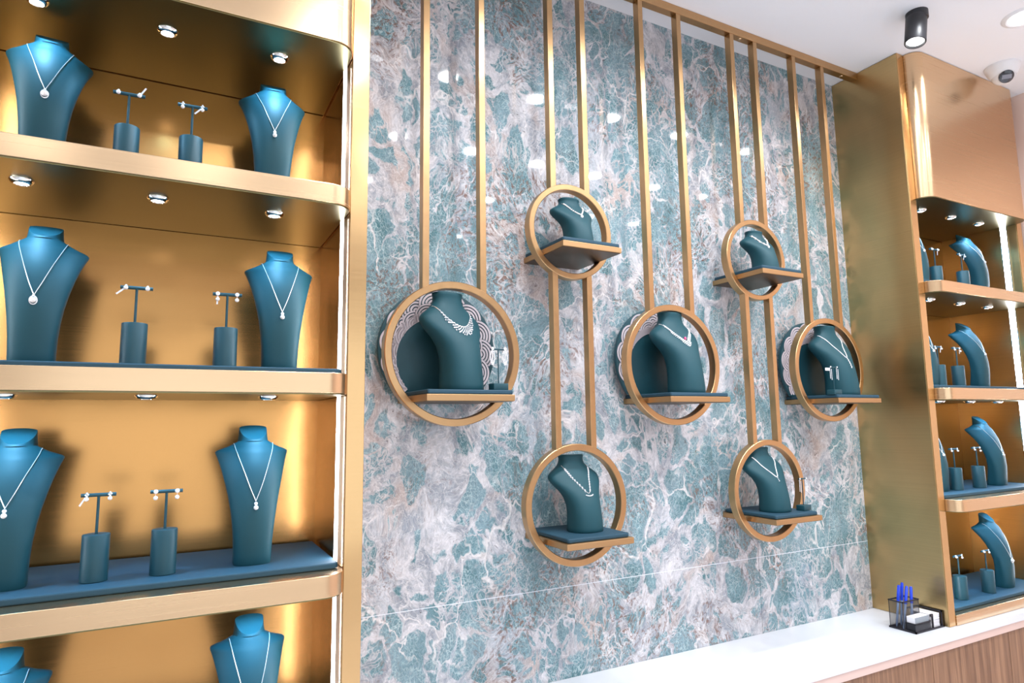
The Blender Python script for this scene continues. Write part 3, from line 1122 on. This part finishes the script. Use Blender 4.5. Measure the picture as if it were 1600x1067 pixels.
# 6: tennis chain with a little Y
t, b = necklace_root((3, 'medium'), 'plain bright tennis necklace with small drop in the low ring near the far cabinet')
pts = [(-.55, .845), (-.52, .81), (-.42, .735), (-.2, .625), (0.0, .54), (.2, .625), (.42, .735), (.52, .81), (.55, .845)]
MB().tube(drape(b, pts, 70, .0016), .0019, 6).build('chain', 'diamond', t, smooth=60)
m = MB()
for j in range(3):
    m.gem(b.pt(0, .525 - .022 * j, .0022), .0024)
m.build('drop', 'diamond', t)

# 7: long Y chain
t, b = necklace_root((4, 'large'), 'long slim diamond Y necklace in the large ring beside the far cabinet')
pts = [(-.56, .855), (-.54, .82), (-.42, .755), (-.2, .64), (0.02, .525), (.22, .65), (.42, .765), (.54, .825), (.56, .855)]
MB().tube(drape(b, pts, 70, .0014), .0016, 6).build('chain', 'diamond', t, smooth=60)
m = MB()
for j in range(9):
    m.gem(b.pt(.02 + (.012 if j % 2 else -.012), .51 - .016 * j, .0022), .0030)
m.build('drop', 'diamond', t)


# box-base earring stands inside three rings, with drop earrings
def box_stand(loc, rz, label, bw=.044, bd=.030, bh=.018, H=.100, bar=.044):
    t = thing('earring_stand', label, 'stand', loc, rz, 'small box-base earring stands in the rings')
    MB().box((-bw / 2, -bd / 2, 0), (bw / 2, bd / 2, bh)).build('box_base', 'teal_leather', t, bevel=.0018, smooth=40)
    MB().tube([(0, 0, bh - .0005), (0, 0, H - .002)], .0018, 8).build('stem', 'teal_leather', t, smooth=60)
    MB().tube([(-bar / 2, 0, H), (bar / 2, 0, H)], .0024, 8).build('crossbar', 'teal_leather', t, smooth=60)
    return t


def drop_earring(loc, rz, label, style, tag_=False):
    t = thing('diamond_earring', label, 'earring', loc, rz, 'diamond drop earrings in the rings')
    m = MB()
    m.ball((0, -.002, .001), .0046 if style == 'leaf' else .003, 8, 6, (1, .6, 1))
    m.build('stud', 'diamond', t, smooth=30)
    m = MB()
    if style == 'leaf':
        for j in range(9):
            z_ = -.005 - .0042 * j
            wd = .0052 * math.sin(PI * min(1, (j + 2) / 10.5)) + .0012
            for s in (-1, 0, 1):
                m.gem((s * wd, -.0015, z_ - (.002 if s else 0)), .0026)
    else:
        for j in range(11):
            for s in (-1, 1):
                m.gem((s * .0042, -.0015, -.004 - .0036 * j - (.004 if s > 0 else 0)), .0019)
    m.build('drop', 'diamond', t)
    if tag_:
        a = MB().box((-.030, -.0008, -.013), (-.006, 0, -.003))
        a.build('price_tag', 'tag_paper', t)
    return t


def box_set(key, x, y, rz, style, H, tags=(False, False)):
    z = pad_top[key] + .0002
    box_stand((x, y, z), rz, 'small teal box-base earring stand in ' + RING_WHERE[key], H=H)
    R = Matrix.Rotation(rz, 3, 'Z')
    for s, tg in zip((-1, 1), tags):
        p = R @ Vector((s * .019, -.0026, H))
        drop_earring((x + p.x, y + p.y, z + p.z), rz, '%s diamond drop earring in %s' % ('first' if s < 0 else 'second', RING_WHERE[key]), style, tg)


box_set((0, 'large'), 0.755, -0.195, 0.05, 'leaf', .108)
box_set((3, 'medium'), 1.920, -0.178, 0.15, 'line', .105)
box_set((4, 'large'), 2.095, -0.200, 0.05, 'line', .098, (True, False))

# ------------------------------------------------------------------ round backdrops with the wave fretwork
DR = 0.172


def wave_border():
    m = MB()
    R = DR
    ci = (-0.004, -0.028)          # centre of the inner opening
    ri = 0.118

    def inside(x, z):
        return math.hypot(x - ci[0], z - ci[1]) > ri - 1e-6 and math.hypot(x, z) < R * .985 and z > -.112

    y0, y1 = -0.0022, 0.0

    def strip(inner, outer):
        """flat extruded ribbon between two matching polylines"""
        n = len(inner)
        if n < 2:
            return
        vs_ = [(a, y0, c) for a, c in inner] + [(a, y0, c) for a, c in outer] + [(a, y1, c) for a, c in inner] + [(a, y1, c) for a, c in outer]
        fs = []
        for i in range(n - 1):
            fs += [(i, i + 1, n + i + 1, n + i), (2 * n + i, 3 * n + i, 3 * n + i + 1, 2 * n + i + 1), (i, 2 * n + i, 2 * n + i + 1, i + 1), (n + i, n + i + 1, 3 * n + i + 1, 3 * n + i)]
        fs += [(0, n, 3 * n, 2 * n), (n - 1, 3 * n - 1, 4 * n - 1, 2 * n - 1)]
        m.add(vs_, fs)

    # scallops: an outer row and an inner row, later ones lie over earlier ones
    scal = []
    for k in range(12):
        a = math.radians(222 - 25 * k)
        scal.append((R * .73 * math.cos(a), R * .73 * math.sin(a), R * .255))
    for k in range(11):
        a = math.radians(209.5 - 25 * k)
        scal.append((R * .57 * math.cos(a), R * .57 * math.sin(a), R * .215))
    for i, (sx, sz, sr) in enumerate(scal):
        for q in range(5):
            ro = sr * (1 - .2 * q)
            rin = ro - sr * .125
            run_i, run_o = [], []
            for st in range(73):
                an = 2 * PI * st / 72
                c_, s_ = math.cos(an), math.sin(an)
                x, z = sx + (ro + rin) / 2 * c_, sz + (ro + rin) / 2 * s_
                ok = inside(x, z) and not any(math.hypot(x - tx, z - tz) < tr for (tx, tz, tr) in scal[i + 1:])
                if ok:
                    run_i.append((sx + rin * c_, sz + rin * s_))
                    run_o.append((sx + ro * c_, sz + ro * s_))
                else:
                    strip(run_i, run_o)
                    run_i, run_o = [], []
            strip(run_i, run_o)
    # plain crescent along the opening
    inn, out = [], []
    for st in range(61):
        an = math.radians(228 - 268 * st / 60)
        wd = .010 + .012 * math.sin(PI * st / 60)
        inn.append((ci[0] + ri * math.cos(an), ci[1] + ri * math.sin(an)))
        out.append((ci[0] + (ri + wd) * math.cos(an), ci[1] + (ri + wd) * math.sin(an)))
    keep = [i for i in range(61) if inn[i][1] > -.112]
    strip([inn[i] for i in keep], [out[i] for i in keep])
    return m


wave_mesh = None
disc_mesh = None
for key in ((0, 'large'), (2, 'large'), (4, 'large')):
    cx = RINGS[key] + {0: -0.016, 2: 0.0, 4: 0.002}[key[0]]
    zc = 1.702
    t = thing('round_backdrop', 'round teal backdrop with white wave fretwork in ' + RING_WHERE[key], 'backdrop', (cx, -0.030, zc), 0, 'round wave backdrops')
    zt = pad_top[key] + .0004 - zc
    a0 = math.asin(zt / DR)
    pts = [(DR * math.cos(a0 + (PI - 2 * a0) * i / 56), DR * math.sin(a0 + (PI - 2 * a0) * i / 56)) for i in range(57)]
    if disc_mesh is None:
        o = MB().prism(pts, -0.006, 0.006, axis=1).build('disc', 'teal_leather', t, bevel=.0012, smooth=40)
        disc_mesh = o.data
        wv = wave_border()
        wv.v = [(x, y - .0062, z) for x, y, z in wv.v]
        o2 = wv.build('wave_border', 'wave_white', t)
        wave_mesh = o2.data
    else:
        for nm, me in (('disc', disc_mesh), ('wave_border', wave_mesh)):
            o = bpy.data.objects.new(nm, me)
            COL.objects.link(o)
            o.parent = t

# ------------------------------------------------------------------ counter
YC = -0.318
wt = MB().box((0.379, YC, 0.718), (XR - .002, -0.0006, 0.750)).build('worktop', 'quartz_white', bevel=.002, origin=(1.9, -0.16, 0.718))
tag(wt, 'long white quartz worktop running under the marble to the pink wall', 'worktop')
ct = thing('counter_base', 'walnut-fronted counter base beneath the white worktop', 'counter', (1.9, -0.15, 0))
MB().box((0.379, YC + .030, 0.0), (XR - .002, -0.001, 0.690)).build('body', 'walnut', ct, world=True)
nx = 6
for i in range(nx):
    a = 0.379 + (XR - .381) * i / nx
    c = 0.379 + (XR - .381) * (i + 1) / nx
    MB().box((a + .001, YC + .014, 0.08), (c - .001, YC + .030, 0.686)).build('front_panel', 'walnut', ct, world=True, bevel=.001)
MB().box((0.379, YC + .006, 0.690), (XR - .002, -0.001, 0.7175)).build('copper_strip', 'copper_strip', ct, world=True, bevel=.001)

# ------------------------------------------------------------------ desk organiser
ox, oy, oz = 2.333, -0.272, 0.7502
OX1, OY1 = 2.500, -0.180
og = thing('desk_organiser', 'black wire mesh desk organiser on the white counter by the far cabinet', 'organiser', ((ox + OX1) / 2, (oy + OY1) / 2, oz))


def wire_panel(m, p0, du, dv, nu, nv, r=.0003, diag=True):
    """mesh of fine wires over a parallelogram"""
    p0, du, dv = Vector(p0), Vector(du), Vector(dv)
    for i in range(-nv, nu + 1):
        for sg in (1, -1):
            a, b_ = [], None
            # line u = i/nu + sg*v*(nv/nu)
            u0 = (i if sg > 0 else i + nv) / nu
            u1 = (i + nv if sg > 0 else i) / nu
            v0, v1 = 0.0, 1.0
            if u1 != u0:
                for lim in (0.0, 1.0):
                    tt = (lim - u0) / (u1 - u0)
                    if u1 > u0:
                        if lim == 0.0:
                            v0 = max(v0, tt)
                        else:
                            v1 = min(v1, tt)
                    else:
                        if lim == 0.0:
                            v1 = min(v1, tt)
                        else:
                            v0 = max(v0, tt)
            if v1 - v0 < .02:
                continue
            q0 = p0 + du * (u0 + (u1 - u0) * v0) + dv * v0
            q1 = p0 + du * (u0 + (u1 - u0) * v1) + dv * v1
            m.tube([q0, q1], r, 3, caps=False)
    return m


def bar(m, a, b_, r):
    lo = [min(p, q) - r for p, q in zip(a, b_)]
    hi = [max(p, q) + r for p, q in zip(a, b_)]
    return m.box(lo, hi)


# tray: floor, rim bars, low back walls
tr = MB().box((ox, oy, oz), (OX1, OY1, oz + .0015))
for a, c in (((ox, oy), (OX1, oy)), ((OX1, oy), (OX1, OY1)), ((OX1, OY1), (ox, OY1)), ((ox, OY1), (ox, oy))):
    bar(tr, (a[0], a[1], oz + .003), (c[0], c[1], oz + .003), .0026)
tr.build('tray', 'black_wire', og, world=True)
# cup
cx0, cx1, cy0, cy1, ch = ox + .001, ox + .096, -.231, OY1 - .001, .096
m = MB()
for p0, du in (((cx0, cy0, oz), (cx1 - cx0, 0, 0)), ((cx0, cy1, oz), (cx1 - cx0, 0, 0))):
    wire_panel(m, p0, du, (0, 0, ch), 22, 22)
for p0, du in (((cx0, cy0, oz), (0, cy1 - cy0, 0)), ((cx1, cy0, oz), (0, cy1 - cy0, 0))):
    wire_panel(m, p0, du, (0, 0, ch), 12, 22)
o = m.build('cup_mesh', 'black_wire', og, world=True)
o['kind'] = 'stuff'
m = MB()
for z_, r in ((oz + ch, .0030),):
    for a, c in (((cx0, cy0), (cx1, cy0)), ((cx1, cy0), (cx1, cy1)), ((cx1, cy1), (cx0, cy1)), ((cx0, cy1), (cx0, cy0))):
        bar(m, (a[0], a[1], z_), (c[0], c[1], z_), r * .6)
for a in ((cx0, cy0), (cx1, cy0), (cx1, cy1), (cx0, cy1)):
    bar(m, (*a, oz), (*a, oz + ch), .0008)
m.build('cup_rim', 'black_wire', og, world=True)
# note tray wall at the back and side, card pocket in front
m = MB()
nh = .052
for a, c in (((cx1 + .003, OY1), (OX1, OY1)), ((OX1, OY1), (OX1, oy + .004))):
    bar(m, (*a, oz + nh), (*c, oz + nh), .0022)
bar(m, (OX1, oy + .004, oz), (OX1, oy + .004, oz + nh), .0022)
bar(m, (cx1 + .012, oy + .003, oz), (cx1 + .012, oy + .003, oz + .046), .0022)
bar(m, (cx1 + .012, oy + .003, oz + .046), (cx1 + .002, oy + .003, oz + .050), .0022)
m.build('note_tray_frame', 'black_wire', og, world=True)
m = MB()
wire_panel(m, (cx1 + .003, OY1, oz), (OX1 - cx1 - .003, 0, 0), (0, 0, nh), 16, 12)
wire_panel(m, (OX1, oy + .004, oz), (0, OY1 - oy - .004, 0), (0, 0, nh), 18, 12)
o = m.build('note_tray_mesh', 'black_wire', og, world=True)
o['kind'] = 'stuff'
m = MB()
px0, px1, py0, py1, ph = ox + .006, ox + .094, oy + .003, -.235, .030
wire_panel(m, (px0, py0, oz), (px1 - px0, 0, 0), (0, 0, ph), 26, 9, .0006)
wire_panel(m, (px0, py0, oz), (0, py1 - py0, 0), (0, 0, ph), 11, 9, .0006)
o = m.build('card_pocket_mesh', 'black_wire', og, world=True)
o['kind'] = 'stuff'
m = MB()
for a, c in (((px0, py0), (px1, py0)), ((px1, py0), (px1, py1)), ((px0, py1), (px0, py0))):
    bar(m, (*a, oz + ph), (*c, oz + ph), .0014)
m.build('card_pocket_rim', 'black_wire', og, world=True)

# business cards in the pocket, a box of cards on them, the note block behind
base_z = oz + .0018
tag(MB().box((px0 + .003, py0 + .003, base_z), (px1 - .004, py1 - .002, base_z + .028)).build('card_stack', 'card_grey', bevel=.0006, origin=(px0 + .04, py0 + .015, base_z)),
    'dark grey block of business cards in the front pocket of the mesh organiser', 'cards')
bx = thing('card_box', 'small white-topped card box with grey end on the dark cards in the organiser', 'box', (px0 + .044, py0 + .016, base_z + .0282))
MB().box((px0 + .003, py0 + .003, base_z + .0282), (px1 - .004, py1 - .002, base_z + .049)).build('box_body', 'card_white', bx, world=True, bevel=.0006)
MB().box((px0 + .004, py0 + .0022, base_z + .0288), (px1 - .005, py0 + .0032, base_z + .0484)).build('grey_face', 'card_grey', bx, world=True)
nb = thing('note_block', 'stack of white note sheets standing in the mesh organiser by the brass edge', 'notes', ((cx1 + OX1) / 2 + .002, (oy + OY1) / 2, base_z))
zz = base_z
for i in range(12):
    hgt = .0038
    j = random.uniform(-.0012, .0012)
    MB().box((cx1 + .017 + j, oy + .010 + j, zz), (OX1 - .005 + j, OY1 - .006 + j * .5, zz + hgt - .0006)).build('sheet_layer', 'card_white', nb, world=True)
    zz += hgt

# pens in the cup
pens = [((cx0 + .006, cy0 + .006, base_z), (cx0 + .060, cy0 + .016, oz + .142), 'blue capped pen leaning lowest across the mesh cup'),
        ((cx0 + .020, cy1 - .010, base_z), (cx0 + .036, cy1 - .020, oz + .146), 'blue capped pen standing at the outer side of the mesh cup'),
        ((cx0 + .050, cy1 - .008, base_z), (cx0 + .066, cy1 - .014, oz + .150), 'tallest blue capped pen standing upright in the mesh cup'),
        ((cx0 + .060, cy0 + .007, base_z), (cx0 + .091, cy0 + .020, oz + .136), 'blue capped pen leaning towards the brass cabinet in the mesh cup')]
for a, c, lab in pens:
    a, c = Vector(a), Vector(c)
    t = thing('pen', lab, 'pen', a, 0, 'blue pens in the mesh cup')
    d = c - a
    ln = d.length
    u = d.normalized()
    MB().tube([(0, 0, 0), u * .006, u * (ln * .62)], [.0012, .0036, .0040], 10).build('barrel', 'clear_barrel', t, smooth=40)
    MB().tube([u * (ln * .58), u * (ln * .60), u * (ln * .97), u * ln], [.0048, .0052, .0050, .0034], 12).build('cap', 'blue_plastic', t, smooth=40)
    side = u.cross(Vector((0, 1, 0))).normalized()
    cl = MB().tube([u * (ln * .95) + side * .0052, u * (ln * .93) + side * .0068, u * (ln * .68) + side * .0062], .0011, 6)
    cl.build('clip', 'blue_plastic', t, smooth=40)

# ------------------------------------------------------------------ ceiling fittings
sp_label = ['black cylinder spotlight on the ceiling in front of the far cabinet', 'black cylinder spotlight on the ceiling mirrored mid-way in the marble', 'black cylinder spotlight on the ceiling mirrored beside the near cabinet']
for (x, y), lab in zip(((2.322, -0.478), (1.475, -0.478), (0.625, -0.478)), sp_label):
    t = thing('ceiling_spotlight', lab, 'light', (x, y, CEIL), 0, 'black cylinder ceiling spotlights')
    MB().lathe([(.001, 0), (.036, 0), (.036, -.026), (.034, -.028), (.001, -.028)], 28).build('mount', 'black_metal', t, smooth=40)
    ax = Vector((-.22, .0, -1)).normalized()
    rot = ax.to_track_quat('-Z', 'Y').to_matrix()
    bd = MB().lathe([(.001, -.022), (.033, -.022), (.0345, -.024), (.0345, -.125), (.033, -.127), (.030, -.127), (.028, -.118)], 28, caps=False)
    bd.v = [tuple(rot @ Vector(q)) for q in bd.v]
    b_o = bd.build('body', 'black_metal', t, smooth=40)
    ln = MB().lathe([(.0005, -.119), (.029, -.119)], 24, caps=False)
    ln.v = [tuple(rot @ Vector(q)) for q in ln.v]
    ln.build('lens', 'lamp_lens', b_o)
    tip = Vector((x, y, CEIL)) + ax * .128
    add_light('ceiling_spot_beam', 'SPOT', tip, SPOT_W, WHITE, t, size=.028, cone=math.radians(80), blend=.7, aim=ax)

cc = thing('dome_camera', 'white dome security camera with dark lens face on the ceiling', 'camera', (3.015, -0.425, CEIL))
MB().lathe([(.001, 0), (.062, 0), (.063, -.004), (.061, -.012), (.054, -.030), (.046, -.044), (.042, -.047)], 36, caps=False).build('housing', 'camera_white', cc, smooth=50)
aim = Vector((-.62, -.55, -.62)).normalized()
rot = aim.to_track_quat('-Z', 'Y').to_matrix()
ctr = Vector((0, 0, -.036))
eye = MB().ball(ctr, .043, 28, 18).build('eyeball', 'camera_white', cc, smooth=180)
fc = MB().lathe([(.0005, -.0445), (.0235, -.0445), (.026, -.043), (.027, -.034)], 28, caps=False)
fc.v = [tuple(rot @ Vector(q) + ctr) for q in fc.v]
fo = fc.build('lens_face', 'camera_black', cc, smooth=40)
lw = MB().box((-.017, -.0085, -.0456), (.017, .0085, -.0445))
lw.v = [tuple(rot @ Vector(q) + ctr) for q in lw.v]
lw.build('lens_window', 'camera_glass', fo)
